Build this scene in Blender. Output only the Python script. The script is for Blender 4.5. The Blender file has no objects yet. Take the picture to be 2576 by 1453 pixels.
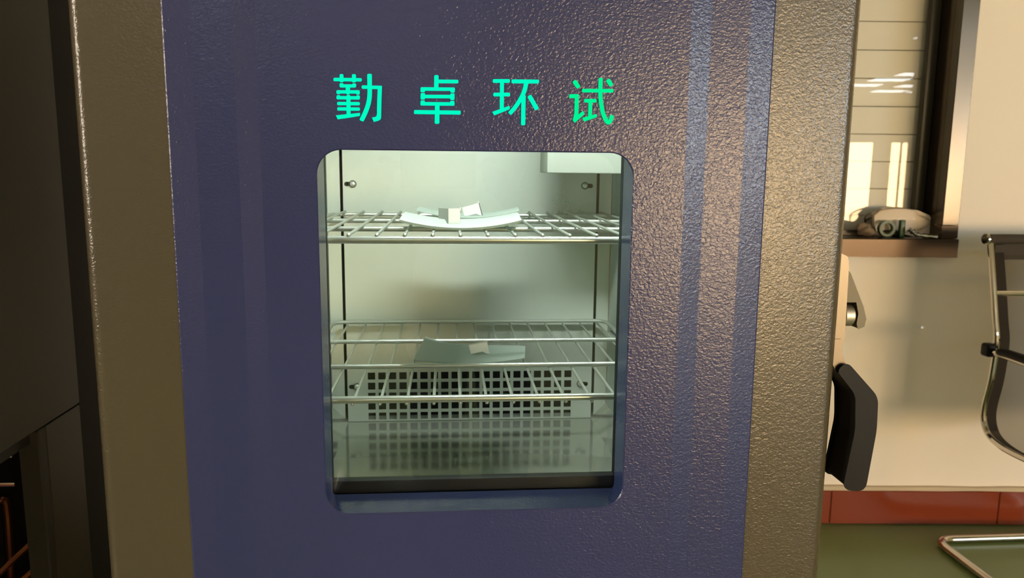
import bpy, bmesh, math, random
from mathutils import Vector, Matrix
C = bpy.context.scene.collection
SC = bpy.context.scene
random.seed(4)
PI = math.pi

# ---------------------------------------------------------------- camera
cam = bpy.data.cameras.new('camera'); co = bpy.data.objects.new('camera', cam); C.objects.link(co)
R = ((0.9967, -0.0029, 0.0812), (-0.0806, -0.1559, 0.9845), (0.0098, -0.9878, -0.1556))
m = Matrix(((R[0][0], -R[0][1], -R[0][2], -0.029), (R[1][0], -R[1][1], -R[1][2], -0.78), (R[2][0], -R[2][1], -R[2][2], 1.25), (0, 0, 0, 1)))
co.matrix_world = m
cam.sensor_width = 36; cam.lens = 36 * 1960 / 2576; cam.clip_start = 0.02
cam.dof.use_dof = True; cam.dof.focus_distance = 0.85; cam.dof.aperture_fstop = 12
SC.camera = co

# ---------------------------------------------------------------- world, exposure
w = bpy.data.worlds.new('world'); SC.world = w; w.use_nodes = True
w.node_tree.nodes['Background'].inputs[0].default_value = (.84, .92, 1, 1)
w.node_tree.nodes['Background'].inputs[1].default_value = .14
SC.view_settings.view_transform = 'Standard'; SC.view_settings.look = 'None'
SC.view_settings.gamma = 1; SC.view_settings.exposure = 0; SC.view_settings.use_curve_mapping = False
SC.cycles.use_denoising = True
SC.cycles.max_bounces = 10; SC.cycles.sample_clamp_indirect = 2.5; SC.cycles.blur_glossy = 1.0
WARM = 46.0     # sunset windows of the far wall
LED = 24.0      # ceiling panels
INNER = 140.0   # lamp inside the chamber

# ---------------------------------------------------------------- materials
def srgb(r, g, b):
    f = lambda c: (c/255/12.92) if c/255 <= .04045 else ((c/255+.055)/1.055)**2.4
    return (f(r), f(g), f(b), 1)
def mat(name, col, rough=.5, metal=0, spec=.5, bump=None, emit=None, estr=0, coat=0):
    M = bpy.data.materials.new(name); M.use_nodes = True; nt = M.node_tree; N = nt.nodes; L = nt.links
    p = N['Principled BSDF']
    p.inputs['Base Color'].default_value = col; p.inputs['Roughness'].default_value = rough
    p.inputs['Metallic'].default_value = metal; p.inputs['Specular IOR Level'].default_value = spec
    p.inputs['Coat Weight'].default_value = coat
    if emit:
        p.inputs['Emission Color'].default_value = emit; p.inputs['Emission Strength'].default_value = estr
    if bump:
        scale, dist, stren, detail, stretch = bump
        tc = N.new('ShaderNodeTexCoord'); mp = N.new('ShaderNodeMapping'); no = N.new('ShaderNodeTexNoise'); b = N.new('ShaderNodeBump')
        mp.inputs['Scale'].default_value = stretch
        no.inputs['Scale'].default_value = scale; no.inputs['Detail'].default_value = detail
        no.inputs['Distortion'].default_value = .6
        b.inputs['Strength'].default_value = stren; b.inputs['Distance'].default_value = dist
        L.new(tc.outputs['Object'], mp.inputs['Vector']); L.new(mp.outputs['Vector'], no.inputs['Vector'])
        L.new(no.outputs['Fac'], b.inputs['Height']); L.new(b.outputs['Normal'], p.inputs['Normal'])
    return M
def mottle(M, scale, amount, stretch=(1, 1, 1)):
    nt = M.node_tree; N = nt.nodes; L = nt.links; p = N['Principled BSDF']
    c = p.inputs['Base Color'].default_value[:]
    tc = N.new('ShaderNodeTexCoord'); mp = N.new('ShaderNodeMapping'); no = N.new('ShaderNodeTexNoise'); r = N.new('ShaderNodeMix'); r.data_type = 'RGBA'
    mp.inputs['Scale'].default_value = stretch; no.inputs['Scale'].default_value = scale; no.inputs['Detail'].default_value = 5
    r.inputs[6].default_value = tuple(x*(1-amount) for x in c[:3])+(1,)
    r.inputs[7].default_value = tuple(min(1, x*(1+amount)) for x in c[:3])+(1,)
    L.new(tc.outputs['Object'], mp.inputs['Vector']); L.new(mp.outputs['Vector'], no.inputs['Vector'])
    L.new(no.outputs['Fac'], r.inputs[0]); L.new(r.outputs[2], p.inputs['Base Color'])
    return M
def pane_mat(name, tint, ior, rough=0.0):
    M = bpy.data.materials.new(name); M.use_nodes = True; nt = M.node_tree; N = nt.nodes; L = nt.links
    for n in list(N):
        if n.type == 'BSDF_PRINCIPLED': N.remove(n)
    t = N.new('ShaderNodeBsdfTransparent'); t.inputs[0].default_value = tint
    g = N.new('ShaderNodeBsdfGlossy'); g.inputs['Roughness'].default_value = rough
    f = N.new('ShaderNodeFresnel'); f.inputs[0].default_value = ior
    mx = N.new('ShaderNodeMixShader')
    L.new(f.outputs[0], mx.inputs[0]); L.new(t.outputs[0], mx.inputs[1]); L.new(g.outputs[0], mx.inputs[2])
    L.new(mx.outputs[0], N['Material Output'].inputs['Surface'])
    return M
def sheer_mat(name, col, alpha, rough=.5):
    M = mat(name, col, rough); M.node_tree.nodes['Principled BSDF'].inputs['Alpha'].default_value = alpha
    return M
ORANGE_PEEL = (300, .0010, .42, 1.2, (1, 1, 1.3))
M_blue = mat('blue_powder_coat', srgb(51, 55, 92), .2, 0, .33, ORANGE_PEEL)
M_blue_lit = mat('blue_coat_cool_lit', srgb(50, 68, 118), .14, 0, 1.0, (300, .0008, .3, 1.5, (1, 1, 1)))  # same blue coat, made bluer and glossier to put cool light into it
M_champ = mat('champagne_powder_coat', srgb(78, 70, 54), .22, .0, .42, ORANGE_PEEL)
M_steel = mat('brushed_steel', srgb(196, 204, 196), .3, 1, .5, (40, .0005, .12, 3, (1, 1, 30)))
M_liner = mat('liner_steel', srgb(198, 206, 197), .36, .3, .5, (30, .0005, .08, 3, (1, 1, 20)))
M_wire = mat('polished_wire', srgb(214, 220, 214), .3, .8)
M_floorpan = mat('liner_floor_steel', srgb(176, 180, 170), .10, .65, bump=(14, .002, .04, 1, (1, 1, 1)))
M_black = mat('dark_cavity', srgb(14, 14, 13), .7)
M_rubber = mat('black_rubber', srgb(9, 12, 11), .6, 0, .3)
M_grip = mat('black_plastic_grip', srgb(10, 9, 8), .5, 0, .2)
M_chrome = mat('chrome', srgb(205, 198, 186), .1, 1)
M_latch = mat('cast_latch_metal', srgb(104, 96, 84), .36, 1)
M_letter = mat('lit_letter', (0, 0, 0, 1), .8, 0, 0, emit=(0.0, 1, .56, 1), estr=1.0)
M_letter2 = mat('lit_letter_greener', (0, 0, 0, 1), .8, 0, 0, emit=(0.0, 1, .33, 1), estr=.92)
M_lamp = mat('lamp_diffuser', (1, 1, 1, 1), .5, emit=(.94, 1, .95, 1), estr=INNER)
M_glass = pane_mat('chamber_glass', (.96, .985, .96, 1), 1.5)
M_glass2 = pane_mat('window_glass', (.95, .95, .93, 1), 1.33)
M_plastic = mat('white_plastic_strip', srgb(188, 202, 194), .55, 0, .5)
def thin(M, amount):
    nt = M.node_tree; p = nt.nodes['Principled BSDF']; t = nt.nodes.new('ShaderNodeBsdfTranslucent'); x = nt.nodes.new('ShaderNodeMixShader')
    t.inputs[0].default_value = p.inputs['Base Color'].default_value; x.inputs[0].default_value = amount
    nt.links.new(p.outputs[0], x.inputs[1]); nt.links.new(t.outputs[0], x.inputs[2]); nt.links.new(x.outputs[0], nt.nodes['Material Output'].inputs['Surface'])
thin(M_plastic, .4)
M_alu = mat('bare_aluminium', srgb(226, 230, 226), .38, .2, bump=(260, .0004, .3, 2, (1, 1, 1)))
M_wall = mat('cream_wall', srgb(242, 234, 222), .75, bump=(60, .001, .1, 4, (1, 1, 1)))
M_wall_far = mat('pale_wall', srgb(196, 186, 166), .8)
M_ceil = mat('ceiling_tile', srgb(220, 216, 205), .8)
M_tile = mat('red_tile', srgb(126, 52, 28), .2, coat=.2)
M_grout = mat('pale_grout', srgb(200, 184, 158), .85)
M_floor = mottle(mat('green_floor_paint', srgb(104, 122, 72), .3), 3, .15)
M_frame = mat('window_steel', srgb(82, 78, 72), .2, 1)
M_board = mat('white_board', srgb(236, 232, 224), .5)
M_ledm = mat('led_panel', (1, 1, 1, 1), .5, emit=(.84, .93, 1, 1), estr=LED)
M_sun = mat('sunset_pane', (1, 1, 1, 1), .5, emit=(1, .68, .37, 1), estr=WARM)
M_glint_light = mat('added_glint_pane', (1, 1, 1, 1), .5, emit=(1, .84, .68, 1), estr=30)  # glow of the added left light
M_cool_fill = mat('added_cool_pane', (1, 1, 1, 1), .5, emit=(.74, .87, 1, 1), estr=32)  # glow of the added cool light on the right
M_mesh = sheer_mat('grey_mesh_fabric', srgb(88, 80, 66), .64, .8)
M_hem = mat('dark_mesh_hem', srgb(52, 45, 37), .85)
M_olive = mat('dark_olive_paint', srgb(62, 56, 42), .45, bump=(200, .0004, .2, 2, (1, 1, 1)))
M_olive2 = mat('dark_brown_steel', srgb(44, 40, 31), .5)
M_copper = mat('copper_pipe', srgb(150, 92, 68), .35, .9)
M_bag = pane_mat('clear_bag_film', (.95, .94, .92, 1), 1.22, .08)
M_pad = mat('white_foam', srgb(236, 222, 204), .8)
M_green = mat('green_tape', srgb(14, 62, 18), .4)
M_grey = mat('grey_cloth', srgb(120, 104, 84), .9)
M_foil = mat('silver_foil', srgb(210, 214, 220), .15, 1)
M_card = mat('cardboard', srgb(170, 140, 96), .8)

# ---------------------------------------------------------------- helpers
def origin_of(o):
    v = Vector((0, 0, 0))
    while o: v += o.location; o = o.parent
    return v
def obj(name, bm, material, parent=None, origin=(0, 0, 0), smooth=35, shift=None):
    """links one mesh object; geometry is given in world coordinates"""
    loc = Vector(origin) if parent is None else (Vector(shift) if shift else Vector((0, 0, 0)))
    base = origin_of(parent) + loc
    bmesh.ops.translate(bm, verts=bm.verts, vec=-base)
    bmesh.ops.recalc_face_normals(bm, faces=bm.faces)
    me = bpy.data.meshes.new(name); bm.to_mesh(me); bm.free()
    me.materials.append(material)
    o = bpy.data.objects.new(name, me); C.objects.link(o); o.location = loc; o.parent = parent
    if smooth:
        me.polygons.foreach_set('use_smooth', [True]*len(me.polygons)); me.set_sharp_from_angle(angle=math.radians(smooth))
    return o
def thing(name, label, cat, loc, group=None):
    o = bpy.data.objects.new(name, None); C.objects.link(o); o.location = loc; o.empty_display_size = .05
    return tag(o, label, cat, group)
def tag(o, label, cat, group=None):
    o['label'] = label; o['category'] = cat
    if group: o['group'] = group
    return o
def struct(o): o['kind'] = 'structure'; return o
def B(): return bmesh.new()
def box(bm, x0, x1, y0, y1, z0, z1, bev=0, seg=2, mtx=None):
    r = bmesh.ops.create_cube(bm, size=1)
    vs = r['verts']
    for v in vs:
        v.co = Vector((x0+(v.co.x+.5)*(x1-x0), y0+(v.co.y+.5)*(y1-y0), z0+(v.co.z+.5)*(z1-z0)))
    if bev:
        es = list({e for v in vs for e in v.link_edges})
        rr = bmesh.ops.bevel(bm, geom=es, offset=bev, segments=seg, affect='EDGES', profile=.5)
        vs = list({v for f in rr['faces'] for v in f.verts} | {v for v in vs if v.is_valid})
        # gather the whole island
        st = list(vs); seen = set(vs)
        while st:
            v = st.pop()
            for e in v.link_edges:
                u = e.other_vert(v)
                if u not in seen: seen.add(u); st.append(u)
        vs = list(seen)
    if mtx: bmesh.ops.transform(bm, matrix=mtx, verts=vs)
    return bm
def prism(bm, pts, axis, a, b, mtx=None):
    """polygon pts in the other two axes extruded along axis from a to b"""
    def P(p, t):
        return Vector((t, p[0], p[1])) if axis == 'x' else Vector((p[0], t, p[1])) if axis == 'y' else Vector((p[0], p[1], t))
    A_ = [bm.verts.new(P(p, a)) for p in pts]; B_ = [bm.verts.new(P(p, b)) for p in pts]
    n = len(pts)
    fa = bm.faces.new(A_); fb = bm.faces.new(list(reversed(B_)))
    for i in range(n): bm.faces.new((A_[i], A_[(i+1) % n], B_[(i+1) % n], B_[i]))
    if mtx: bmesh.ops.transform(bm, matrix=mtx, verts=A_+B_)
    bm.normal_update()
    return A_+B_
def smooth_path(pts, n=6, closed=False):
    P = [Vector(p) for p in pts]; out = []; N = len(P)
    rng = range(N) if closed else range(N-1)
    for i in rng:
        p0 = P[(i-1) % N] if (closed or i > 0) else P[0]
        p1 = P[i]; p2 = P[(i+1) % N]; p3 = P[(i+2) % N] if (closed or i+2 < N) else P[-1]
        for k in range(n):
            t = k/n
            out.append(.5*((2*p1)+(-p0+p2)*t+(2*p0-5*p1+4*p2-p3)*t*t+(-p0+3*p1-3*p2+p3)*t**3))
    if not closed: out.append(P[-1])
    return out
def fillet(pts, r, n=5, closed=False):
    P = [Vector(p) for p in pts]; N = len(P); out = []
    for i in range(N):
        if not closed and i in (0, N-1): out.append(P[i]); continue
        a, b, c = P[i-1], P[i], P[(i+1) % N]
        u = (a-b); v = (c-b); d = min(r, u.length*.48, v.length*.48); u.normalize(); v.normalize()
        for k in range(n+1):
            t = k/n
            out.append((b+u*d)*(1-t)**2+b*2*t*(1-t)+(b+v*d)*t*t)
    return out
def tube(bm, pts, r, seg=10, closed=False, caps=True, dome=False, flat=1.0):
    P = [Vector(p) for p in pts]; N = len(P); rings = []
    up = None; path = []
    for i in range(N):
        if closed: d = P[(i+1) % N]-P[i-1]
        else: d = P[min(i+1, N-1)]-P[max(i-1, 0)]
        path.append((P[i], d.normalized(), r[i] if isinstance(r, (list, tuple)) else r))
    if dome and not closed:
        p, d, rr = path[0]; pre = [(p-d*rr*math.sin(a), d, rr*max(math.cos(a), .02)) for a in (PI/2, PI/3, PI/6)]
        p, d, rr = path[-1]; post = [(p+d*rr*math.sin(a), d, rr*max(math.cos(a), .02)) for a in (PI/6, PI/3, PI/2)]
        path = pre+path+post
    for p, d, rr in path:
        if up is None:
            up = Vector((0, 0, 1)) if abs(d.z) < .9 else Vector((1, 0, 0))
        s = d.cross(up).normalized(); up = s.cross(d).normalized()
        rings.append([bm.verts.new(p+s*rr*math.cos(2*PI*k/seg)+up*rr*flat*math.sin(2*PI*k/seg)) for k in range(seg)])
    for i in range(len(rings) if closed else len(rings)-1):
        a, b = rings[i], rings[(i+1) % len(rings)]
        for k in range(seg): bm.faces.new((a[k], a[(k+1) % seg], b[(k+1) % seg], b[k]))
    if caps and not closed:
        bm.faces.new(rings[0]); bm.faces.new(list(reversed(rings[-1])))
    return bm
def disc(bm, c, axis, r, h, seg=20, bev=0):
    c = Vector(c); d = Vector(axis).normalized()
    prof = [(0, r-bev), (bev, r), (h-bev, r), (h, r-bev)] if bev else [(0, r), (h, r)]
    tube_pts = []
    up = Vector((0, 0, 1)) if abs(d.z) < .9 else Vector((1, 0, 0))
    s = d.cross(up).normalized(); u = s.cross(d)
    rings = [[bm.verts.new(c+d*t+s*q*math.cos(2*PI*k/seg)+u*q*math.sin(2*PI*k/seg)) for k in range(seg)] for t, q in prof]
    for a, b in zip(rings, rings[1:]):
        for k in range(seg): bm.faces.new((a[k], a[(k+1) % seg], b[(k+1) % seg], b[k]))
    bm.faces.new(rings[0]); bm.faces.new(list(reversed(rings[-1])))
def rrect(x0, x1, z0, z1, r, n=8):
    out = []
    for cx, cz, a0 in ((x1-r, z1-r, 0), (x0+r, z1-r, PI/2), (x0+r, z0+r, PI), (x1-r, z0+r, 3*PI/2)):
        for k in range(n+1):
            a = a0+PI/2*k/n; out.append((cx+r*math.cos(a), cz+r*math.sin(a)))
    return out

def lump(bm, c, r, seed, amp=.2, sub=3, mtx=None):
    rnd = random.Random(seed); rr = bmesh.ops.create_icosphere(bm, subdivisions=sub, radius=1)
    ws = [(Vector((rnd.uniform(-1, 1), rnd.uniform(-1, 1), rnd.uniform(-1, 1)))*5, rnd.uniform(0, 6)) for _ in range(5)]
    for v in rr['verts']:
        d = 1+amp*sum(math.sin(v.co.dot(k)+p) for k, p in ws)/3
        v.co = Vector((c[0]+v.co.x*r[0]*d, c[1]+v.co.y*r[1]*d, c[2]+v.co.z*r[2]*d))
        if mtx: v.co = mtx @ v.co

# ---------------------------------------------------------------- the room (its back wall is turned a little against the chamber)
A = math.atan(.075)
RM = Matrix.Translation((1.3514, 1.7516, 0)) @ Matrix.Rotation(-A, 4, 'Z')      # local: u along the back wall, d behind it, z up
RW = (1.3514, 1.7516, 0)
UL, UR, DB, ZC = -4.6, 8.8, -13.5, 2.6
WX0, WX1, WZ0, WZ1 = -1.3, .271, 1.024, 2.15       # clear opening of the passage window
def rbox(bm, *a, **k): return box(bm, *a, mtx=RM, **k)
bm = B(); rbox(bm, UL-.2, UR+.2, DB-.2, .4, -.1, 0); struct(obj('floor', bm, M_floor, origin=RW))
bm = B(); rbox(bm, UL-.2, UR+.2, DB-.2, .4, ZC, ZC+.1); struct(obj('ceiling', bm, M_ceil, origin=RW))
bm = B()
rbox(bm, UL-.2, UR+.2, 0, .4, 0, WZ0-.05); rbox(bm, UL-.2, UR+.2, 0, .4, WZ1+.05, ZC)
rbox(bm, UL-.2, WX0-.05, 0, .4, WZ0-.05, WZ1+.05); rbox(bm, WX1+.05, UR+.2, 0, .4, WZ0-.05, WZ1+.05)
rbox(bm, WX0-.05, WX1+.05, .2, .4, WZ0-.05, WZ1+.05)
wb = struct(obj('wall_back', bm, M_wall, origin=RW))
def side_wall(name, wname, ua, ub, d0, d1, z0, z1, pmat):
    """a wall across u = ua..ub with one added light window between d0 and d1"""
    bm = B()
    rbox(bm, ua, ub, DB-.2, d0, 0, ZC); rbox(bm, ua, ub, d1, 0, 0, ZC); rbox(bm, ua, ub, d0, d1, 0, z0); rbox(bm, ua, ub, d0, d1, z1, ZC)
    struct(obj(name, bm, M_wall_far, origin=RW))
    um = (ua+ub)/2; fr = B(); n = max(2, round((d1-d0)/1.2)); st = (d1-d0)/n
    for k in range(n+1): q = d0+k*st; rbox(fr, um-.03, um+.03, max(d0, q-.02), min(d1, q+.02), z0, z1)
    rbox(fr, um-.03, um+.03, d0, d1, z0, z0+.04); rbox(fr, um-.03, um+.03, d0, d1, z1-.04, z1)
    o = struct(obj(wname, fr, M_frame, origin=RM @ Vector((um, d0, z0))))
    for k in range(n):
        pb = B(); rbox(pb, um-.006, um+.006, d0+k*st+.02, d0+(k+1)*st-.02, z0+.04, z1-.04); obj('pane', pb, pmat, o)
side_wall('wall_left', 'window_7', UL-.2, UL, -4.1, -3.3, 1.0, 2.4, M_glint_light)  # unseen window added as a narrow light for the left edge glints
side_wall('wall_right', 'window_8', UR, UR+.2, -13.3, -8.6, 1.4, 2.5, M_cool_fill)  # unseen window added to give the right-hand facets a cool sheen
# far wall behind the viewer with a row of low sunlit windows
WIN = [(2.5, 3.3), (3.5, 4.7), (5.0, 6.45), (6.75, 7.25), (7.55, 8.3)]
bm = B(); edges = [UL]+[e for p in WIN for e in p]+[UR]
for a, b in zip(edges[0::2], edges[1::2]): rbox(bm, a, b, DB-.2, DB, 0, ZC)
for a, b in WIN:
    rbox(bm, a, b, DB-.2, DB, 0, .08); rbox(bm, a, b, DB-.2, DB, 1.85, ZC)
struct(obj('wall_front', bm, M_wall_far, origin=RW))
for i, (a, b) in enumerate(WIN):
    fr = B(); y0, y1 = DB-.11, DB-.05
    for q in (a, (a+b)/2-.02, b-.04): rbox(fr, q, q+.04, y0, y1, .08, 1.85)
    rbox(fr, a, b, y0, y1, .08, .12); rbox(fr, a, b, y0, y1, 1.81, 1.85)
    o = struct(obj('window_%d' % (i+2), fr, M_frame, origin=RM @ Vector((a, y0, .08))))
    for q, e in ((a+.04, (a+b)/2-.02), ((a+b)/2+.02, b-.04)):
        pb = B(); rbox(pb, q, e, DB-.085, DB-.075, .12, 1.81); obj('pane', pb, M_sun, o)

# baseboard of red tiles, with a lip of pale plaster on top
bm = B(); rbox(bm, UL, UR, -.012, 0, .001, .128); bb = struct(obj('baseboard_back', bm, M_grout, origin=RW))
u = .572-.6*8
while u < UR:
    a, b = max(u, UL), min(u+.6, UR)
    if b-a > .02:
        bm = B(); rbox(bm, a+.0012, b-.0012, -.02, -.006, .002, .126, bev=.002, seg=1); obj('tile', bm, M_tile, bb)
    u += .6
bm = B(); n = 90; rows = []
for i in range(n+1):
    u = -2.2+(UR+2.2)*i/n; h = .128+.012+random.uniform(-.002, .002); d = -.022+random.uniform(-.003, .002)
    rows.append([bm.verts.new(RM @ Vector(p)) for p in ((u, 0, h), (u, d*.7, h), (u, d, .130+random.uniform(-.003, .002)), (u, 0, .127))])
for a, b in zip(rows, rows[1:]):
    for k in range(4): bm.faces.new((a[k], a[(k+1) % 4], b[(k+1) % 4], b[k]))
struct(obj('trim_1', bm, M_grout, origin=RW))

# passage window: steel frame, glass, white boards behind it
bm = B()
rbox(bm, WX1, WX1+.056, -.025, .02, WZ0+.044, WZ1+.05, bev=.002, seg=1)          # right jamb face
rbox(bm, WX0-.05, WX0, -.025, .02, WZ0, WZ1+.05, bev=.002, seg=1)
rbox(bm, WX0-.05, WX1+.056, -.025, .02, WZ1, WZ1+.06, bev=.002, seg=1)
struct_win = struct(obj('window_1', bm, M_frame, origin=RM @ Vector((WX0, 0, WZ0-.1))))
bm = B(); prism(bm, [(-.034, WZ0-.063), (-.034, WZ0-.004), (-.031, WZ0-.001), (.0, WZ0), (.18, WZ0), (.18, WZ0-.04), (.001, WZ0-.04), (.001, WZ0-.063)], 'x', WX0-.05, WX1+.056, RM)
obj('sill', bm, mat('sill_steel', srgb(54, 45, 37), .26, .9), struct_win)
M_reveal = mat('window_reveal_steel', srgb(84, 72, 58), .16, .9)
bm = B(); rbox(bm, WX1, WX1+.03, .02, .16, WZ0+.001, WZ1); obj('right_reveal', bm, M_reveal, struct_win)
bm = B(); rbox(bm, WX1, WX1+.056, -.024, .019, WZ0+.0005, WZ0+.043); obj('corner_block', bm, M_reveal, struct_win)
bm = B(); rbox(bm, WX0, WX1, .02, .16, WZ1, WZ1+.03); obj('top_reveal', bm, M_reveal, struct_win)
bm = B(); rbox(bm, WX1-.034, WX1, .10, .13, WZ0, WZ1, bev=.004, seg=2); rbox(bm, WX0, WX0+.034, .10, .13, WZ0, WZ1); rbox(bm, WX0, WX1, .10, .13, WZ0+.0005, WZ0+.016)
obj('glazing_bar', bm, mat('grey_glazing_bar', srgb(78, 74, 64), .4, .4), struct_win)
bm = B(); rbox(bm, WX0+.03, WX1-.03, .112, .116, WZ0, WZ1); obj('glass_pane', bm, M_glass2, struct_win)
z = 1.184-.0945*3
while z < WZ1:
    a, b = max(z, WZ0-.003), min(z+.0945, WZ1)
    if b-a > .01:
        bm = B(); rbox(bm, WX0, WX1, .140, .155, a+.0012, b-.0012, bev=.0012, seg=1); obj('board', bm, M_board, struct_win)
    z += .0945

# ceiling lights; panels not mirrored in the glass are added for extra light
for lu, ld in ((4.57, -8.39), (4.52, -9.1), (4.47, -9.9), (5.32, -9.94), (5.33, -10.8), (5.97, -10.8), (6.4, -9.9), (1.2, -5.2), (3.2, -5.2), (5.2, -5.2), (1.2, -7.6), (3.0, -7.6), (1.2, -10.1), (3.0, -10.1), (-1.2, -8.0), (-2.6, -6.0), (-2.6, -9.0)):
    p = RM @ Vector((lu, ld, ZC))
    t = thing('ceiling_light', 'flat white LED panel set flush in the ceiling', 'light', p, 'ceiling LED panels')
    bm = B(); box(bm, p.x-.29, p.x+.29, p.y-.21, p.y+.21, p.z-.02, p.z+.001, bev=.004, seg=1); obj('frame', bm, M_ceil, t)
    bm = B(); box(bm, p.x-.26, p.x+.26, p.y-.18, p.y+.18, p.z-.024, p.z-.019); obj('diffuser', bm, M_ledm, t)

# ---------------------------------------------------------------- the test chamber
XI = .010                                        # middle of the inner box
ch = thing('test_chamber', 'champagne grey test chamber with blue door panel, lit green characters and viewing window', 'test chamber', (0, .4, 0))
DL, DR = -.387, .392
ZD0, ZD1 = .46, 1.90
# outer cabinet: shell of five sheets
bm = B()
box(bm, DL+.004, DL+.05, .082, .78, .10, 1.95, bev=.006); box(bm, DR-.05, DR-.004, .082, .78, .10, 1.95, bev=.006)
box(bm, DL+.02, DR-.02, .70, .775, .12, 1.94); box(bm, DL+.02, DR-.02, .09, .77, 1.74, 1.945); box(bm, DL+.02, DR-.02, .09, .77, .11, .74)
obj('cabinet_shell', bm, M_champ, ch)
for sx in (DL+.07, DR-.07):
    for sy in (.15, .70):
        bm = B(); disc(bm, (sx, sy, 0), (0, 0, 1), .028, .1, 16, .004); obj('foot', bm, M_rubber, ch)
# inner liner
SW, FW, ZF, ZS, YB = .2425, .2145, .805, .832, .556
for s in (-1, 1):
    x = XI+s*SW; bm = B(); box(bm, min(x, x+s*.002), max(x, x+s*.002), .083, YB+.03, ZS, 1.72); obj('liner_wall', bm, M_liner, ch)
bm = B(); prism(bm, [(XI-SW, ZS), (XI-FW, ZF), (XI+FW, ZF), (XI+SW, ZS), (XI+SW, ZS-.002), (XI+FW, ZF-.002), (XI-FW, ZF-.002), (XI-SW, ZS-.002)], 'y', .083, YB+.03)
obj('liner_floor', bm, M_floorpan, ch, smooth=0)
bm = B(); box(bm, XI-SW, XI+SW, .083, YB+.03, 1.72, 1.722); obj('liner_ceiling', bm, M_liner, ch)
bm = B(); box(bm, XI-SW, XI+SW, YB+.028, YB+.03, ZF, 1.72); obj('cavity_shade_sheet', bm, M_black, ch)  # black sheet painting the darkness behind the holes and gaps
# flanges in the rear corners, lower end cut at 45 degrees
for s in (-1, 1):
    bm = B(); a, b = XI+s*.2200, XI+s*(SW-.001)
    pts = [(a, ZF+.003), (b, ZS-.001), (b, 1.719), (a, 1.719)]
    if s < 0: pts = pts[::-1]
    prism(bm, pts, 'y', YB-.002, YB)
    bmesh.ops.bevel(bm, geom=[e for e in bm.edges if abs((e.verts[0].co-e.verts[1].co).z) > .2 and e.verts[0].co.y < YB-.001], offset=.0015, segments=2, affect='EDGES')
    obj('corner_flange', bm, M_liner, ch)
# rear panel with square perforations
PX0, PX1, PZ0, PZ1 = XI-.2145, XI+.2145, .8065, 1.719
pitch, hole = .01815, .0128
hx = [XI-.180+k*pitch+(.0005) for k in range(20)]; hz = [.8147-hole/2+k*.0181 for k in range(5)]
xs = [PX0]+[e for h in hx for e in (h, h+hole)]+[PX1]; zs = [PZ0]+[e for h in hz for e in (h, h+hole)]+[1.0, 1.19, PZ1]
bm = B(); V = {}
for k, yy in ((0, YB-.006), (1, YB-.0045)):
    for i, x in enumerate(xs):
        for j, zz in enumerate(zs): V[i, j, k] = bm.verts.new((x, yy, zz))
for i in range(len(xs)-1):
    for j in range(len(zs)-1):
        if i % 2 == 1 and j % 2 == 1 and j < 10:
            c = [(i, j), (i+1, j), (i+1, j+1), (i, j+1)]
            for q in range(4):
                a, b = c[q], c[(q+1) % 4]
                bm.faces.new((V[a+(0,)], V[b+(0,)], V[b+(1,)], V[a+(1,)]))
        else:
            bm.faces.new((V[i, j, 0], V[i+1, j, 0], V[i+1, j+1, 0], V[i, j+1, 0]))
            bm.faces.new((V[i, j, 1], V[i+1, j, 1], V[i+1, j+1, 1], V[i, j+1, 1]))
for x in (PX0+.006, PX1-.006): box(bm, x-.0008, x+.0008, YB-.004, YB+.022, PZ0, PZ1)
box(bm, PX0, PX1, YB-.0062, YB+.02, PZ0-.0008, PZ0+.0008)
bp = obj('rear_panel', bm, M_liner, ch)
for sx in (-.196, .196):
    for sz in (1.218, .8685):
        x = XI-.002+sx; o_ = 1 if sx > 0 else -1
        bm = B(); disc(bm, (x, YB-.0066, sz), (0, 1, 0), .0062, .001, 20); box(bm, x+min(0, o_*.0105), x+max(0, o_*.0105), YB-.0066, YB-.0056, sz-.0036, sz+.0036); disc(bm, (x+o_*.0105, YB-.0066, sz), (0, 1, 0), .0036, .001, 14)
        obj('keyhole_patch', bm, M_black, bp)  # thin black plates standing in for the dark of open slots
        bm = B(); rr = .0052
        tube(bm, [(x, YB-.006, sz), (x, YB-.0085, sz), (x, YB-.0102, sz), (x, YB-.011, sz)], [rr, rr*.93, rr*.7, rr*.35], 18)
        obj('screw', bm, M_wire, bp)
# lamp over the door opening inside and the deflector box in the rear corner
bm = B(); box(bm, XI-.11, XI+.235, .084, .150, 1.595, 1.719, bev=.003); lh = obj('lamp_holder', bm, M_steel, ch)
bm = B(); box(bm, XI-.10, XI+.225, .088, .142, 1.589, 1.5955); obj('lamp_diffuser', bm, M_lamp, lh)
bm = B(); box(bm, .117, .117+.118, .38, .47, 1.2405, 1.719, bev=.002); obj('sensor_housing', bm, M_liner, ch)
# rack supports
for z in (1.1575, .9695):
    for s in (-1, 1):
        bm = B(); a = XI+s*(SW-.0002); b = XI+s*(SW-.016)
        box(bm, min(a, b), max(a, b), .10, YB-.03, z-.0015, z); box(bm, min(a, a-s*.0015), max(a, a-s*.0015), .10, YB-.03, z-.012, z)
        obj('rack_support', bm, M_liner, ch)

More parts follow.
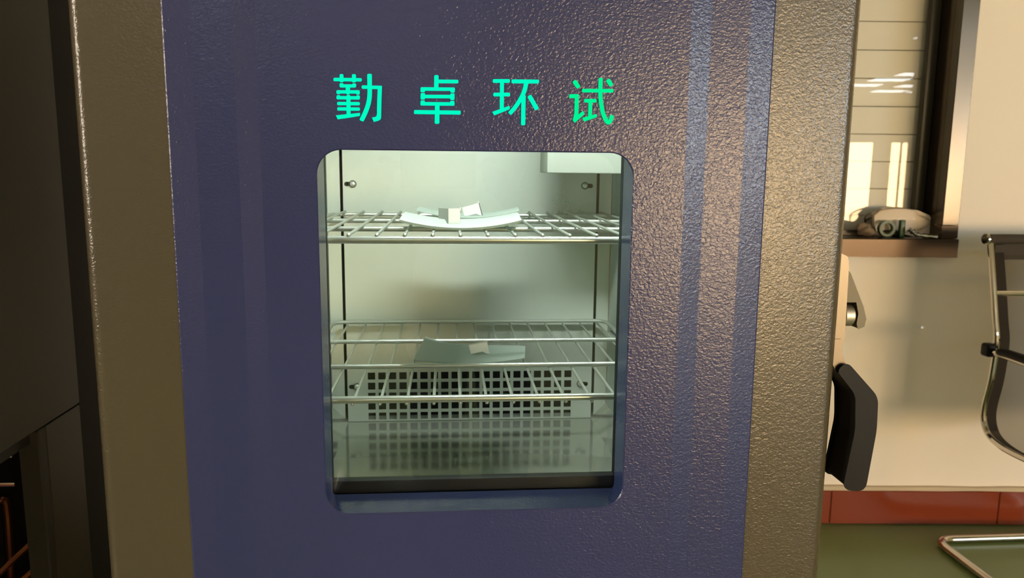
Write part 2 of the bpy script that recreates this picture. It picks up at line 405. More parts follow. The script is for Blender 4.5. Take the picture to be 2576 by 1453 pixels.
# door: champagne leaf with an opening, blue pressed panel, reveal, pane, gasket, characters
bm = B()
def stile(x0, x1, outer):
    n = 7; r = .014; pts = []
    if outer < 0:
        pts = [(x1, .011), (x1, .078), (x0, .078)]+[(x0+r-r*math.cos(PI/2*k/n), .011+r-r*math.sin(PI/2*k/n)) for k in range(n+1)]
    else:
        pts = [(x0, .078), (x0, .011)]+[(x1-r+r*math.sin(PI/2*k/n), .011+r-r*math.cos(PI/2*k/n)) for k in range(n+1)]+[(x1, .078)]
    prism(bm, pts, 'z', ZD0, ZD1)
stile(DL, -.168, -1); stile(.168, DR, 1)
box(bm, -.169, .169, .012, .078, ZD0, .876); box(bm, -.169, .169, .012, .078, 1.276, ZD1)
door = obj('door', bm, M_champ, ch, smooth=40)
ZP0, ZP1 = .50, 1.86
HX, HZ0, HZ1 = .1565, .889, 1.264
bm = B()
prof = [(.2985, .0108), (.2985, .0104), (.2981, .0098), (.2968, .0092), (.271, .0048), (.2315, .0048), (.2095, 0)]
left = [(-x, y) for x, y in prof]; right = [(x, y) for x, y in prof]
for pr in (left, right):
    for (xa, ya), (xb, yb) in zip(pr, pr[1:]):
        bm.faces.new([bm.verts.new(p) for p in ((xa, ya, ZP0), (xb, yb, ZP0), (xb, yb, ZP1), (xa, ya, ZP1))])
for zz in (ZP0, ZP1):
    bm.faces.new([bm.verts.new((x, y, zz)) for x, y in left]+[bm.verts.new((x, y, zz)) for x, y in right[::-1]])
outer = [bm.verts.new(p) for p in ((-.2095, 0, ZP0), (.2095, 0, ZP0), (.2095, 0, ZP1), (-.2095, 0, ZP1))]
l0 = [bm.verts.new((x, 0, z)) for x, z in rrect(-HX-.0012, HX+.0012, HZ0-.0012, HZ1+.0012, .0252)]
l1 = [bm.verts.new((x, .0012, z)) for x, z in rrect(-HX, HX, HZ0, HZ1, .024)]
ed = [bm.edges.new((outer[i], outer[(i+1) % 4])) for i in range(4)]+[bm.edges.new((l0[i], l0[(i+1) % len(l0)])) for i in range(len(l0))]
bmesh.ops.triangle_fill(bm, use_beauty=True, use_dissolve=False, edges=ed)
for i in range(len(l0)):
    j = (i+1) % len(l0); bm.faces.new((l0[i], l0[j], l1[j], l1[i]))
bmesh.ops.remove_doubles(bm, verts=bm.verts, dist=1e-5)
obj('front_panel', bm, M_blue, door, smooth=4)
bm = B()
l1 = [bm.verts.new((x, .0012, z)) for x, z in rrect(-HX, HX, HZ0, HZ1, .024)]
l2 = [bm.verts.new((x, .042, z)) for x, z in rrect(-.1562, .1562, .8925, 1.2655, .004)]
l3 = [bm.verts.new((x, .042, z)) for x, z in rrect(-.1675, .1675, .879, 1.2745, .004)]
for la, lb in ((l1, l2), (l2, l3)):
    for i in range(len(la)):
        j = (i+1) % len(la); bm.faces.new((la[i], la[j], lb[j], lb[i]))
obj('window_reveal', bm, M_blue_lit, door, smooth=50)
bm = B(); box(bm, -.1665, .1665, .0432, .0472, .8795, 1.2735); obj('window_pane', bm, M_glass, door)
bm = B()
box(bm, -.160, .160, .0475, .060, .8795, .9055, bev=.0015)
for s in (-1, 1): box(bm, min(s*.1572, s*.1665), max(s*.1572, s*.1665), .0475, .060, .8795, 1.2735)
box(bm, -.160, .160, .0475, .060, 1.2665, 1.2735)
obj('window_gasket', bm, M_rubber, door)
# water droplets on the inner face of the pane
bm = B(); rd = random.Random(11)
for k in range(90):
    x = .0915+rd.gauss(0, .006); zz = 1.205+rd.gauss(0, .010); q = rd.uniform(.0004, .0011)
    lump(bm, (x, .0472, zz), (q, q*.5, q*rd.uniform(1, 1.5)), k, 0, 1)
dr = obj('water_droplets', bm, pane_mat('water', (.9, .95, .93, 1), 1.4), door); dr['kind'] = 'stuff'
# inner frame of the leaf behind the pane
bm = B()
for s in (-1, 1): box(bm, min(s*.162, s*.168), max(s*.162, s*.168), .061, .0785, .872, 1.279)
box(bm, -.168, .168, .061, .0785, .872, .879); box(bm, -.168, .168, .061, .0785, 1.276, 1.281)
obj('inner_frame', bm, M_steel, door)

# lit characters: strokes of four stencil characters
def glyph(name, material, strokes, polys, X0, Z0, sx, shear, szx, sz, label=None):
    bm = B(); k = [0]
    def W(p): return (X0+p[0]*sx+p[1]*szx, Z0+p[0]*shear-p[1]*sz)
    def add(poly):
        k[0] += 1; t = -.0010-.00002*k[0]
        vs = prism(bm, [W(p) for p in poly], 'y', t, .0006)
    for pts, wd in strokes:
        P = [Vector((p[0], p[1])) for p in pts]
        if len(P) > 2:
            P = [Vector((q.x, q.y)) for q in smooth_path([(p.x, p.y, 0) for p in P], 4)]
        L_, R_ = [], []
        for i, p in enumerate(P):
            d = (P[min(i+1, len(P)-1)]-P[max(i-1, 0)]).normalized(); nn = Vector((-d.y, d.x))*wd/2
            if i == 0:
                c = 14; L_ += [p+nn*(1-28/wd), p+d*c+nn]; R_ += [p-nn*(1-28/wd), p+d*c-nn]
            elif i == len(P)-1:
                c = 14; L_ += [p-d*c+nn, p+nn*(1-28/wd)]; R_ += [p-d*c-nn, p-nn*(1-28/wd)]
            else: L_.append(p+nn); R_.append(p-nn)
        for i in range(len(L_)-1):
            add([L_[i], L_[i+1], R_[i+1], R_[i]]) if False else None
        add(L_+R_[::-1])
    for p in polys: add(p)
    o = obj(name, bm, material, door, smooth=0)
    if label: o['label'] = label
    return o
a1 = (-.1451, 1.3412, .1365/2576, .0027/2576, -.0016/1145, .0596/1145)
a2 = (.0069, 1.3442, .1409/2576, .0027/2576, .0002/1145, .0606/1145)
glyph('character', M_letter, [
    ([(135, 213), (640, 220)], 60), ([(278, 118), (280, 262)], 68), ([(500, 120), (500, 265)], 70),
    ([(280, 280), (280, 355)], 70), ([(505, 285), (503, 357)], 70), ([(248, 328), (538, 330)], 56), ([(392, 320), (392, 440)], 75),
    ([(188, 435), (605, 437)], 58), ([(222, 405), (225, 475)], 66), ([(572, 407), (572, 485)], 64), ([(395, 420), (395, 482)], 65),
    ([(190, 540), (608, 545)], 58), ([(225, 495), (228, 566)], 66), ([(575, 498), (575, 574)], 66), ([(402, 492), (408, 850)], 70),
    ([(202, 645), (608, 650)], 58), ([(205, 742), (610, 748)], 58),
    ([(778, 115), (782, 300), (784, 480), (765, 640), (712, 800), (637, 962)], 80), ([(640, 350), (1000, 358)], 60)],
    [[(180, 860), (370, 840), (612, 817), (612, 870), (420, 902), (213, 930)],
     [(930, 332), (1003, 332), (996, 600), (993, 905), (984, 935), (950, 958), (865, 982), (828, 903), (890, 892), (912, 876), (920, 840), (922, 600)]], *a1)
glyph('character', M_letter, [
    ([(1985, 138), (1988, 380)], 80), ([(1995, 250), (2388, 255)], 64), ([(1702, 386), (2328, 393)], 62), ([(1743, 360), (1743, 445)], 82), ([(2288, 370), (2285, 455)], 80),
    ([(1705, 522), (2325, 527)], 62), ([(1746, 460), (1746, 578)], 80), ([(2285, 470), (2285, 588)], 80),
    ([(1705, 655), (2328, 662)], 62), ([(1746, 595), (1746, 682)], 80), ([(2285, 605), (2285, 692)], 80),
    ([(2012, 660), (2015, 1022)], 85), ([(1590, 805), (2445, 820)], 72)], [], *a1)
glyph('character', M_letter, [
    ([(138, 240), (443, 240)], 65), ([(302, 230), (300, 765)], 70), ([(148, 483), (447, 483)], 65),
    ([(472, 247), (965, 252)], 68), ([(737, 262), (716, 375), (680, 480), (610, 610), (535, 720), (440, 832)], 76), ([(690, 500), (686, 1040)], 75), ([(790, 502), (938, 757)], 76)],
    [[(130, 795), (265, 748), (430, 688), (443, 700), (443, 745), (330, 795), (165, 858)]], *a2)
glyph('character', M_letter2, [
    ([(1597, 236), (1687, 364)], 74), ([(1515, 515), (1690, 515)], 70), ([(1655, 482), (1650, 885)], 72),
    ([(1745, 415), (2318, 420)], 64), ([(2081, 185), (2080, 420), (2092, 600), (2125, 780), (2165, 895), (2210, 975), (2245, 1000), (2280, 960), (2303, 862)], 72),
    ([(2205, 215), (2284, 330)], 74), ([(1788, 598), (2012, 600)], 66), ([(1903, 580), (1900, 915)], 66)],
    [[(1612, 850), (1690, 850), (1770, 782), (1800, 840), (1625, 1000), (1588, 950)],
     [(1762, 910), (1870, 882), (2010, 840), (2025, 860), (2025, 900), (1940, 930), (1795, 980)]], *a2, label='greener lit character at the right end of the row')

# latch on the right edge of the door
la = bpy.data.objects.new('latch', None); C.objects.link(la); la.parent = ch; la.location = Vector((DR, .04, 1.1))-Vector((0, .4, 0)); la['label'] = 'metal lever latch with a long black grip'
bm = B(); prism(bm, [(DR-.001, 1.068), (DR+.0085, 1.062), (DR+.010, 1.066), (DR+.0085, 1.150), (DR+.006, 1.157), (DR-.001, 1.160)], 'y', .022, .060)
bmesh.ops.bevel(bm, geom=bm.edges[:], offset=.0012, segments=2, affect='EDGES'); obj('mounting_plate', bm, M_latch, la)
bm = B(); prism(bm, [(DR+.006, 1.148), (DR+.014, 1.138), (.4235, 1.101), (.4275, 1.088), (.426, 1.080), (.420, 1.0775), (.4185, 1.083), (.4195, 1.094), (.416, 1.1075), (DR+.010, 1.1075)], 'y', .026, .052)
bmesh.ops.bevel(bm, geom=[e for e in bm.edges if abs((e.verts[0].co-e.verts[1].co).y) < .001 and len(e.link_faces) == 2 and e.link_faces[0].normal.angle(e.link_faces[1].normal, 0) > .5], offset=.0008, segments=1, affect='EDGES')
obj('pivot_plate', bm, mat('dull_latch_plate', srgb(96, 90, 74), .5, .5), la)
bm = B(); disc(bm, (.4045, .039, 1.0905), (1, 0, 0), .0125, .0135, 24, .002); obj('roller', bm, mat('roller_steel', srgb(196, 186, 168), .42, .85), la)
bm = B(); disc(bm, (DR+.004, .039, 1.0905), (1, 0, 0), .0135, .009, 24, .001); obj('roller_hub', bm, M_chrome, la)
bm = B(); prism(bm, [(DR-.002, 1.066), (DR+.0055, 1.066), (DR+.0075, 1.050), (DR+.014, 1.036), (DR+.004, 1.030), (DR-.004, 1.048)], 'y', .020, .050)
bmesh.ops.bevel(bm, geom=bm.edges[:], offset=.001, segments=2, affect='EDGES'); obj('lever_neck', bm, M_latch, la)
outl = fillet([(.3955, .0, 1.0335), (.4040, 0, 1.0400), (.4405, 0, 1.002), (.4420, 0, .965), (.4350, 0, .8955), (.4125, 0, .8975), (.4215, 0, .965), (.4185, 0, 1.0065)], .008, 4, True)
bm = B(); prism(bm, [(p.x, p.z) for p in outl], 'y', .014, .062)
bmesh.ops.bevel(bm, geom=[e for e in bm.edges if abs((e.verts[0].co-e.verts[1].co).y) < 1e-6 and len(e.link_faces) == 2 and e.link_faces[0].normal.angle(e.link_faces[1].normal, 0) > .5], offset=.0022, segments=3, affect='EDGES')
obj('grip', bm, M_grip, la, smooth=50)

# ---------------------------------------------------------------- wire racks
def wire_rack(z, flip, label):
    t = thing('wire_rack', label, 'rack', (XI, .32, z))
    hw, y0, y1, r = .2335, .09, .54, .0033
    s = -1 if flip else 1
    path = fillet([(XI-hw, y0, z), (XI-hw, y1, z), (XI+hw, y1, z), (XI+hw, y0, z)], .022, 5)
    bm = B(); tube(bm, path, r, 10); obj('rim_rod', bm, M_wire, t)
    bm = B(); tube(bm, [(XI-hw-.003, y0, z), (XI+hw+.003, y0, z)], .0043, 14, dome=True); obj('front_rail', bm, M_wire, t)
    for y in (.24, .39):
        bm = B(); tube(bm, [(XI-hw, y, z), (XI+hw, y, z)], .0034, 12); obj('cross_rail', bm, M_wire, t)
    first = None
    for k in range(-7, 8):
        x = -.0152+.03075*k+.0152+.00005
        x = .0151+.03078*k
        if abs(x-XI) > hw-.01: continue
        if first is None:
            bm = B(); zz = z+s*.0052
            y_a = y0-.001 if not flip else y0+.0005
            tube(bm, [(x, y_a, zz), (x, .20, zz), (x, .35, zz), (x, y1+.001, zz)], .0019, 8, dome=True)
            disc(bm, (x, y_a-.001, zz), (0, 1, 0), .0024, .004, 10, .001)
            first = obj('wire', bm, M_wire, t); fx = x
        else:
            o = first.copy(); C.objects.link(o); o.location = first.location+Vector((x-fx, 0, 0))
    return t
wire_rack(1.168, False, 'upper polished wire rack carrying two white strips inside the chamber window')
wire_rack(.985, True, 'lower polished wire rack carrying one white strip above the perforated panel')

# ---------------------------------------------------------------- curved plastic strips and metal brackets
def strip(name, corners, base, sag, th, label, twist=0):
    """corners: (x, y) front-left, front-right, back-right, back-left; sag: raise of the ends"""
    n, mm = 22, 4; top = []; bot = []
    bm = B(); fl, fr, br, bl = [Vector(c) for c in corners]
    for j in range(mm+1):
        tr, br_ = [], []
        for i in range(n+1):
            s, q = i/n, j/mm
            p = (fl*(1-s)+fr*s)*(1-q)+(bl*(1-s)+br*s)*q
            h = sag*(2*s-1)**2*(1+twist*(-(2*s-1))*(q-.2))
            e = .0008 if j in (0, mm) else 0
            tr.append(bm.verts.new((p.x, p.y, base+h+th-e))); br_.append(bm.verts.new((p.x, p.y, base+h)))
        top.append(tr); bot.append(br_)
    for j in range(mm):
        for i in range(n):
            bm.faces.new((top[j][i], top[j][i+1], top[j+1][i+1], top[j+1][i])); bm.faces.new((bot[j][i], bot[j+1][i], bot[j+1][i+1], bot[j][i+1]))
    for i in range(n):
        bm.faces.new((top[0][i], bot[0][i], bot[0][i+1], top[0][i+1])); bm.faces.new((top[mm][i], top[mm][i+1], bot[mm][i+1], bot[mm][i]))
    for j in range(mm):
        bm.faces.new((top[j][0], top[j+1][0], bot[j+1][0], bot[j][0])); bm.faces.new((top[j][n], bot[j][n], bot[j+1][n], top[j+1][n]))
    o = obj(name, bm, M_plastic, origin=(sum(c[0] for c in corners)/4, sum(c[1] for c in corners)/4, base), smooth=30)
    return tag(o, label, 'plastic strip', 'curved white plastic strips')
ZU = 1.168+.0052+.0019; ZL = .985-.0033
strip('plastic_strip', [(-.086, .137), (.057, .137), (.066, .295), (-.087, .295)], ZU, .0095, .0035, 'nearer of the two curved white plastic strips on the upper rack')
strip('plastic_strip', [(-.075, .345), (.073, .345), (.079, .445), (-.072, .445)], ZU, .0105, .0022, 'farther of the two curved white plastic strips on the upper rack, behind the other')
strip('plastic_strip', [(-.077, .262), (.075, .257), (.086, .357), (-.064, .378)], ZL+.0002, .006, .0022, 'slightly bowed white plastic strip on the lower rack', twist=1.2)

def sheet(bm, quad_pts, th, holes=None):
    """thin plate from a planar outline given as 3D points"""
    P = [Vector(p) for p in quad_pts]; n = (P[1]-P[0]).cross(P[2]-P[0]).normalized()*th
    a = [bm.verts.new(p) for p in P]; b = [bm.verts.new(p+n) for p in P]; k = len(P)
    fa = bm.faces.new(a); fb = bm.faces.new(b[::-1])
    for i in range(k): bm.faces.new((a[i], a[(i+1) % k], b[(i+1) % k], b[i]))
    if k > 4: bmesh.ops.triangulate(bm, faces=[fa, fb])
def bracket(label, mtx, top=False):
    """small folded plate: an upright leg with a foot near the fold, and a second leg folded back from its side or its top"""
    t = thing('metal_bracket', label, 'bracket', mtx.to_translation(), 'small folded metal brackets')
    a, h, th = .0265, .0185, .0012
    bm = B(); prism(bm, [(0, 0), (.0032, 0), (.0092, .0048), (a, .0048), (a, h), (0, h)], 'y', 0, th, mtx)
    obj('footed_leg', bm, M_alu, t, smooth=0)
    bm = B()
    if top:
        s0, s1, z0, z1 = .008, .018, .0045, .0085
        for x in ((0, s0, 0, .014), (s1, a, 0, .014), (s0, s1, 0, z0), (s0, s1, z1, .014)): box(bm, x[0], x[1], x[2], x[3], h-th, h+.0002, mtx=mtx)
        obj('slotted_leg', bm, M_alu, t, smooth=0)
    else:
        box(bm, -.0002, th, 0, .0165, 0, h, mtx=mtx); box(bm, -.0006, th, .0160, .0175, h-.003, h+.0015, mtx=mtx)
        obj('plain_leg', bm, M_alu, t, smooth=0)
T = Matrix.Translation
RZ = lambda d: Matrix.Rotation(math.radians(d), 4, 'Z')
RY = lambda d: Matrix.Rotation(math.radians(d), 4, 'Y')
RX = lambda d: Matrix.Rotation(math.radians(d), 4, 'X')
# leg A runs away to the left rear, leg B to the right rear, fold towards the viewer
bracket('folded metal bracket standing upright on the nearer upper strip', T((-.0290, .186, ZU+.0040)) @ RZ(118) @ Matrix.Scale(-1, 4, (0, 1, 0)))
bracket('bright folded metal bracket leaning on the farther upper strip', T((.0215, .372, ZU+.0035)) @ RY(-16) @ Matrix.Scale(-1, 4, (1, 0, 0)))
bracket('folded metal bracket with a slot lying on the lower white strip', T((.0290, .302, ZL+.0045)) @ RZ(-6) @ RY(-14) @ RX(-12) @ Matrix.Scale(-1, 4, (1, 0, 0)), True)

# ---------------------------------------------------------------- things on the window sill
zs_ = WZ0+.0005
bm = B(); lump(bm, (.155, .055, zs_+.050), (.118, .032, .046), 3, .10, 4, RM)
for v in bm.verts: v.co.z = max(v.co.z, zs_+.0008)
tag(obj('plastic_bag', bm, M_bag, origin=RM @ Vector((.155, .055, zs_)), smooth=25), 'clear plastic bag of odds and ends lying on the window sill', 'bag')
bm = B(); po = [(.082, .030), (.090, .010), (.148, .020), (.180, .003), (.225, -.008), (.272, .004), (.276, .040), (.262, .060), (.225, .075), (.160, .086), (.105, .082), (.080, .058)]
prism(bm, [(x, z+zs_+.010) for x, z in po], 'y', .050, .066, RM)
bmesh.ops.bevel(bm, geom=[e for e in bm.edges if len(e.link_faces) == 2 and e.link_faces[0].normal.angle(e.link_faces[1].normal, 0) > .6], offset=.004, segments=2, affect='EDGES')
tag(obj('foam_pad', bm, M_pad, origin=RM @ Vector((.18, .058, zs_)), smooth=40), 'white foam pad inside the clear bag on the window sill', 'pad')
bm = B(); c = Vector((.108, .022, zs_+.0285))
rings = []
for k in range(28):
    a = 2*PI*k/28; rings.append([bm.verts.new(RM @ Vector((c.x+math.cos(a)*q, c.y+t, c.z+math.sin(a)*q))) for q, t in ((.0275, -.008), (.0275, .012), (.0185, .012), (.0185, -.008))])
for a, b in zip(rings, rings[1:]+rings[:1]):
    for k in range(4): bm.faces.new((a[k], a[(k+1) % 4], b[(k+1) % 4], b[k]))
tag(obj('tape_roll', bm, M_green, origin=RM @ Vector((.108, .022, zs_)), smooth=40), 'green roll of tape standing on the window sill in front of the white foam pad', 'tape roll')
bm = B(); rbox(bm, .150, .168, .012, .030, zs_+.0005, zs_+.058, bev=.003); tag(obj('tape_strip', bm, M_green, origin=RM @ Vector((.16, .02, zs_)), smooth=40), 'upright green strip beside the tape roll on the window sill', 'tape')
bm = B(); lump(bm, (.048, .05, zs_+.022), (.030, .022, .022), 9, .42, 4, RM)
for v in bm.verts: v.co.z = max(v.co.z, zs_+.0004)
tag(obj('grey_rag', bm, M_grey, origin=RM @ Vector((.048, .05, zs_)), smooth=30), 'crumpled grey rag on the window sill left of the green roll', 'rag')
bm = B(); path = [(.172, .0, zs_+.030), (.182, -.004, zs_+.022), (.196, -.006, zs_+.012), (.225, -.006, zs_+.008), (.262, -.008, zs_+.005), (.290, -.008, zs_+.006)]
tube(bm, [RM @ p for p in smooth_path(path, 4)], [.011+.004*math.sin(i*1.7) for i in range(21)], 9, flat=.7)
for v in bm.verts: v.co.z = max(v.co.z, zs_+.0002)
tag(obj('foil_wrapper', bm, M_foil, origin=RM @ Vector((.22, 0, zs_)), smooth=20), 'shiny silver wrapper hanging over the window sill edge right of the green strip', 'wrapper')

# ---------------------------------------------------------------- office chair by the wall
XC0, XC1 = 1.605, 2.10
cr = thing('office_chair', 'cantilever office chair with dark mesh back and chrome frame beside the cream wall', 'chair', (1.85, 1.3, 0))
prof = [(1.448, 1.044), (1.418, .93), (1.390, .814), (1.374, .745), (1.379, .633), (1.395, .545), (1.393, .497), (1.370, .462), (1.324, .445), (1.25, .440), (1.10, .446), (.98, .448), (.92, .435)]
for x in (XC0, XC1):
    bm = B(); tube(bm, smooth_path([(x, y, z) for y, z in prof], 5), .009, 10, flat=1.0); obj('side_rail', bm, M_chrome, cr)
def sling(name, x0, x1, off, material, i0=0, i1=None):
    P = smooth_path([(0, y, z) for y, z in prof], 5); P = P[i0:i1] if i1 else P[i0:]
    bm = B(); rows = []
    for p in P: rows.append([bm.verts.new((x, p.y+off, p.z+off)) for x in (x0, x1)])
    for a, b in zip(rows, rows[1:]): bm.faces.new((a[0], a[1], b[1], b[0]))
    bmesh.ops.solidify(bm, geom=bm.faces[:], thickness=.0015)
    return obj(name, bm, material, cr)
sling('mesh_sling', XC0+.008, XC1-.008, 0, M_mesh)
sling('hem', XC0+.006, XC0+.040, -.003, M_hem); sling('hem', XC1-.040, XC1-.006, -.003, M_hem)
bm = B(); tube(bm, [(XC0-.006, 1.449, 1.046), (XC1+.006, 1.449, 1.046)], .0155, 18); obj('top_bar', bm, M_hem, cr)
for x, d in ((XC0-.006, -1), (XC1+.006, 1)):
    bm = B(); disc(bm, (x, 1.449, 1.046), (d, 0, 0), .0172, .012, 22, .003); obj('end_cap', bm, M_chrome, cr)
bm = B(); tube(bm, [(XC0, 1.408, .885), (XC1, 1.408, .885)], .010, 10); obj('back_stretcher', bm, M_chrome, cr)
bm = B(); box(bm, XC0+.01, XC1-.01, 1.436, 1.444, .985, 1.03); obj('top_hem', bm, M_hem, cr)
for x, s in ((XC0-.012, -1), (XC1+.012, 1)):
    bm = B(); box(bm, x-.016, x+.016, 1.368, 1.405, .698, .738, bev=.008, seg=3); ab = obj('arm_bracket', bm, M_grip, cr)
    bm = B(); disc(bm, (x-.004, 1.719, .718), (0, -1, 0), .006, .003, 14, .001); obj('bolt', bm, M_chrome, ab)
    xa = x+.004
    bm = B(); tube(bm, smooth_path([(xa, 1.38, .716), (xa, 1.30, .716), (xa, 1.15, .712), (xa, 1.02, .700), (xa, .97, .66), (xa, .96, .55), (xa, .965, .448)], 5), .011, 12); obj('arm_tube', bm, M_chrome, cr)
    bm = B(); tube(bm, smooth_path([(xa, 1.335, .722), (xa, 1.28, .724), (xa, 1.10, .720), (xa, 1.04, .712)], 5), .0175, 12, dome=True, flat=.7); obj('arm_pad', bm, M_grip, cr)
bx0, bx1 = 1.612, 2.093
path = fillet([(bx0+.02, .93, .437), (bx0+.005, .86, .40), (bx0+.012, .86, .014), (bx0, 1.545, .014), (bx1, 1.545, .014), (bx1-.012, .86, .014), (bx1-.005, .86, .40), (bx1-.02, .93, .437)], .07, 7)
path = fillet([(bx0+.012, .90, .432), (bx0+.012, .86, .40), (bx0+.012, .86, .014), (bx0, 1.572, .014), (bx1, 1.572, .014), (bx1-.012, .86, .014), (bx1-.012, .86, .40), (bx1-.012, .90, .432)], .06, 7)
bm = B(); tube(bm, path, .0135, 12); obj('base_tube', bm, M_chrome, cr)
bm = B(); tube(bm, [(XC0, .98, .436), (XC1, .98, .436)], .011, 10); obj('seat_stretcher', bm, M_chrome, cr)

# ---------------------------------------------------------------- neighbouring machine with copper piping
nb = thing('neighbor_machine', 'dark olive machine with an open lower bay of copper pipes left of the chamber', 'machine', (-.95, .25, 0))
X1 = -.6
bm = B(); box(bm, X1-.012, X1, 0.06, .438, .88, 1.9, bev=.002, seg=1); obj('side_panel', bm, M_olive, nb)
bm = B(); box(bm, X1-.7, X1-.012, 0.04, .06, .05, 1.9); box(bm, X1-.7, X1-.013, 0.06, .438, 1.86, 1.9); box(bm, X1-.7, X1-.68, .06, .5, .05, 1.9); box(bm, X1-.68, X1-.013, .06, .43, .86, .885)
obj('cabinet_shell', bm, M_olive2, nb)
bm = B(); box(bm, X1-.05, X1-.003, .4385, .53, .02, 1.9, bev=.002, seg=1); obj('dark_gap_post', bm, M_black, nb)  # made-up black post filling the dark gap beyond the side panel
bm = B(); box(bm, X1-.006, X1-.001, .335, .438, .02, .878, bev=.001, seg=1); obj('lower_panel', bm, M_olive, nb)
bm = B(); box(bm, X1-.03, X1-.001, .314, .334, .02, .878, bev=.002, seg=1); obj('frame_post', bm, M_olive2, nb)
bm = B(); box(bm, X1-.7, X1-.02, .06, .5, .02, .06); obj('base_pan', bm, M_black, nb)
# rear wall of the bay with a small slotted vent
bm = B(); zz = [.06, .671, .678, .725, .741, .749, .766, .86]; yy = .62
box(bm, X1-.7, X1-.31, yy, yy+.004, .06, .86); box(bm, X1-.21, X1-.03, yy, yy+.004, .06, .86)
for a, b in ((.06, .671), (.678, .725), (.741, .747), (.766, .86)): box(bm, X1-.31, X1-.21, yy, yy+.004, a, b)
obj('bay_rear_wall', bm, M_black, nb)
for pts, r in (
    ([(-.83, .60, .30), (-.815, .60, .62), (-.823, .595, .655), (-.845, .59, .66), (-.86, .588, .64), (-.865, .588, .30)], .006),
    ([(-.79, .56, .30), (-.785, .56, .46), (-.795, .555, .488), (-.815, .55, .49), (-.83, .55, .47), (-.835, .55, .30)], .006),
    ([(-.72, .50, .30), (-.722, .50, .46), (-.724, .50, .60)], .006),
    ([(-.83, .53, .52), (-.78, .56, .57), (-.74, .58, .605)], .005),
    ([(-.83, .53, .47), (-.78, .56, .52), (-.74, .58, .555)], .005)):
    bm = B(); tube(bm, smooth_path(pts, 5), r, 8, dome=True); obj('copper_pipe', bm, M_copper, nb)

# ---------------------------------------------------------------- the photographer, seen only as a reflection in the door and its pane
PX, PY = .03, -1.13
M_skin = mat('skin', srgb(196, 150, 122), .55); M_blouse = mat('white_blouse', srgb(214, 208, 196), .85); M_trouser = mat('dark_trousers', srgb(26, 26, 32), .85)
M_hair = mat('dark_hair', srgb(22, 18, 16), .45, bump=(120, .001, .4, 2, (1, 1, .1))); M_shoe = mat('black_shoe', srgb(20, 19, 19), .4); M_phone = mat('phone_body', srgb(24, 25, 28), .2)
M_eye = mat('eye', srgb(40, 30, 26), .15); M_lip = mat('lips', srgb(164, 92, 86), .5)
def skin(name, chains, material, parent, sub=2):
    """chains of (x, y, z, radius) joined where they share a point; each loose chain is a root of its own"""
    vs, rad, es, key, roots = [], [], [], {}, []
    for c in chains:
        prev = None; first = True
        for x, y, z, q in c:
            k = (round(x, 4), round(y, 4), round(z, 4))
            if k not in key:
                key[k] = len(vs); vs.append(Vector((x+PX, y+PY, z))); rad.append(q)
                if first: roots.append(key[k])
            first = False
            if prev is not None and prev != key[k]: es.append((prev, key[k]))
            prev = key[k]
    base = origin_of(parent) if parent else Vector((0, 0, 0))
    me = bpy.data.meshes.new(name); me.from_pydata([v-base for v in vs], es, []); me.materials.append(material)
    o = bpy.data.objects.new(name, me); C.objects.link(o); o.parent = parent
    md = o.modifiers.new('skin', 'SKIN'); md.use_smooth_shade = True
    for i, q in enumerate(rad):
        sv = me.skin_vertices[0].data[i]; sv.radius = (q, q) if not isinstance(q, tuple) else q; sv.use_root = i in roots
    sd = o.modifiers.new('sub', 'SUBSURF'); sd.levels = sub; sd.render_levels = sub
    return o
pe = thing('person', 'person in white blouse and dark trousers holding up a phone, mirrored in the window', 'person', (PX, PY, 0))
spine = [(0, 0, .90, (.135, .095)), (0, -.01, 1.02, (.118, .085)), (0, .0, 1.16, (.135, .095)), (0, .01, 1.29, (.13, .085)), (0, .02, 1.38, (.055, .055)), (0, .035, 1.44, (.052, .056)), (0, .05, 1.49, (.066, .08)), (0, .05, 1.55, (.074, .092)), (0, .045, 1.60, (.066, .08)), (0, .04, 1.64, (.035, .045))]
chains = [spine]
WR = {1: (.045, .275, 1.215), -1: (-.205, .275, 1.215)}
for s_ in (1, -1):
    wx, wy, wz = WR[s_]; ex = wx+s_*.03 if s_ > 0 else wx-.02
    xe = -.05+s_*.22
    chains.append([(0, .01, 1.29, (.13, .085)), (s_*.145, .0, 1.31, .058), (xe*.95, .06, 1.19, .046), (xe, .10, 1.10, .041), ((xe+wx)/2, .19, 1.16, .036), (wx, wy, wz, .025), (wx-s_*.004, wy+.035, wz+.012, (.022, .030)), (wx-s_*.010, wy+.058, wz+.020, (.014, .030))])
    chains.append([(0, 0, .90, (.135, .095)), (s_*.085, 0, .83, .088), (s_*.09, .01, .66, .072), (s_*.09, .015, .48, .054), (s_*.09, -.01, .33, .055), (s_*.09, -.02, .10, .034), (s_*.09, .0, .04, .036), (s_*.095, .11, .028, .03)])
    # fingers over the front of the phone, thumb behind it
    px = .050 if s_ > 0 else -.222+.056
    hx = wx-s_*.006
    for k, (ln, q) in enumerate(((.9, .0078), (1.0, .0082), (.95, .008), (.75, .0068))):
        z = wz+.045-.0195*k
        chains.append([(hx, wy+.050, z, q*1.15), (hx-s_*.004, wy+.076, z+.001, q*1.1), (hx-s_*.012*ln, wy+.0855, z+.001, q), (hx-s_*.030*ln, wy+.0835, z, q*.85)])
    chains.append([(hx-s_*.004, wy+.012, wz+.022, .0125), (hx-s_*.022, wy+.034, wz+.036, .0105), (hx-s_*.040, wy+.046, wz+.034, .0088), (hx-s_*.056, wy+.050, wz+.030, .007)])
skin('body', chains, M_skin, pe)
bl = [[(0, .0, .74, (.19, .15)), (0, .0, .78, (.185, .148)), (0, .0, .925, (.176, .132)), (0, -.01, 1.02, (.150, .115)), (0, .0, 1.16, (.155, .115)), (0, .01, 1.29, (.148, .10)), (0, .018, 1.352, (.075, .07))]]
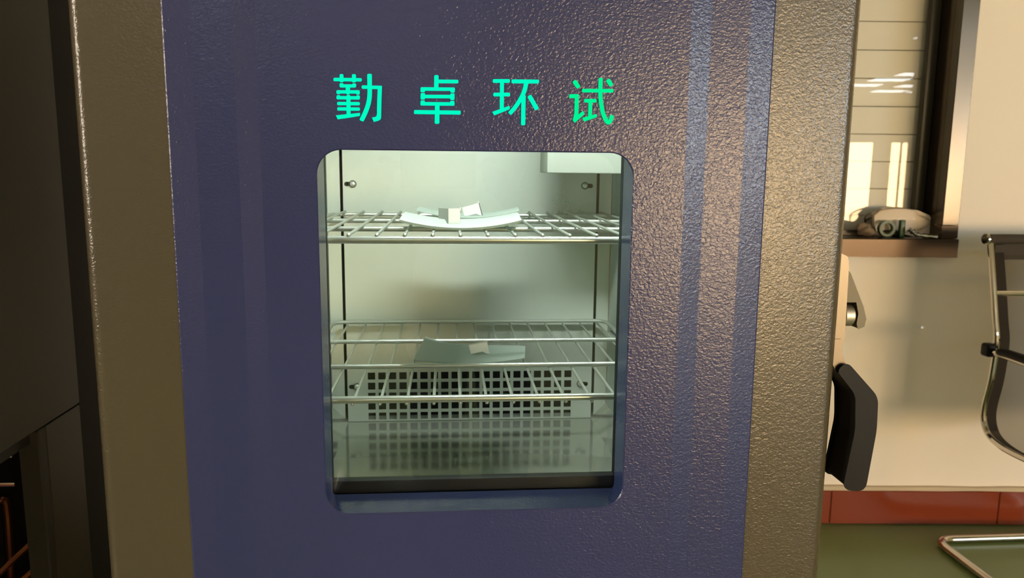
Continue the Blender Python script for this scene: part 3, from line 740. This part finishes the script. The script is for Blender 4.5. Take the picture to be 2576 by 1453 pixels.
for s_ in (1, -1):
    xe = -.05+s_*.22
    bl.append([(0, .01, 1.29, (.148, .10)), (s_*.145, .0, 1.312, .072), (xe*.95, .06, 1.19, .060), (xe*.985, .085, 1.135, .057)])
skin('blouse', bl, M_blouse, pe)
tr = [[(0, 0, .96, (.150, .110)), (0, 0, .90, (.172, .128))]]
for s_ in (1, -1): tr.append([(0, 0, .90, (.172, .128)), (s_*.085, 0, .83, .116), (s_*.09, .01, .66, .086), (s_*.09, .015, .48, .068), (s_*.09, -.01, .33, .066), (s_*.09, -.02, .10, .058)])
skin('trousers', tr, M_trouser, pe)
for s_ in (1, -1): skin('shoe', [[(s_*.09, -.045, .040, .040), (s_*.09, .02, .040, .043), (s_*.094, .09, .034, .036), (s_*.097, .15, .028, .028)]], M_shoe, pe)
skin('hair', [[(0, .005, 1.40, (.05, .03)), (0, -.005, 1.48, (.085, .06)), (0, .015, 1.56, (.092, .085)), (0, .03, 1.62, (.082, .085)), (0, .035, 1.655, (.045, .05))]], M_hair, pe)
for s_ in (1, -1):
    bm = B(); lump(bm, (PX+s_*.03, PY+.128, 1.545), (.012, .008, .008), 1, 0, 2); obj('eye', bm, M_eye, pe)
    bm = B(); lump(bm, (PX+s_*.078, PY+.04, 1.535), (.008, .018, .030), 1, 0, 2); obj('ear', bm, M_skin, pe)
bm = B(); prism(bm, [(-.009, 1.505), (.009, 1.505), (.004, 1.545), (-.004, 1.545)], 'y', .125, .150)
bmesh.ops.translate(bm, verts=bm.verts, vec=(PX, PY, 0)); bmesh.ops.bevel(bm, geom=bm.edges[:], offset=.004, segments=2, affect='EDGES'); obj('nose', bm, M_skin, pe)
bm = B(); lump(bm, (PX, PY+.124, 1.482), (.022, .008, .007), 1, 0, 2); obj('mouth', bm, M_lip, pe)
ph = Matrix.Translation((-.050, -.795, 1.238)) @ RX(-9)
t = thing('phone', 'dark phone held up sideways in both hands of the person', 'phone', (-.050, -.795, 1.238))
bm = B(); box(bm, -.079, .079, -.004, .004, -.037, .037, bev=.0035, seg=2, mtx=ph); obj('phone_body', bm, M_phone, t)
bm = B(); box(bm, -.076, .076, -.0044, -.0039, -.034, .034, mtx=ph); obj('screen', bm, M_eye, t)
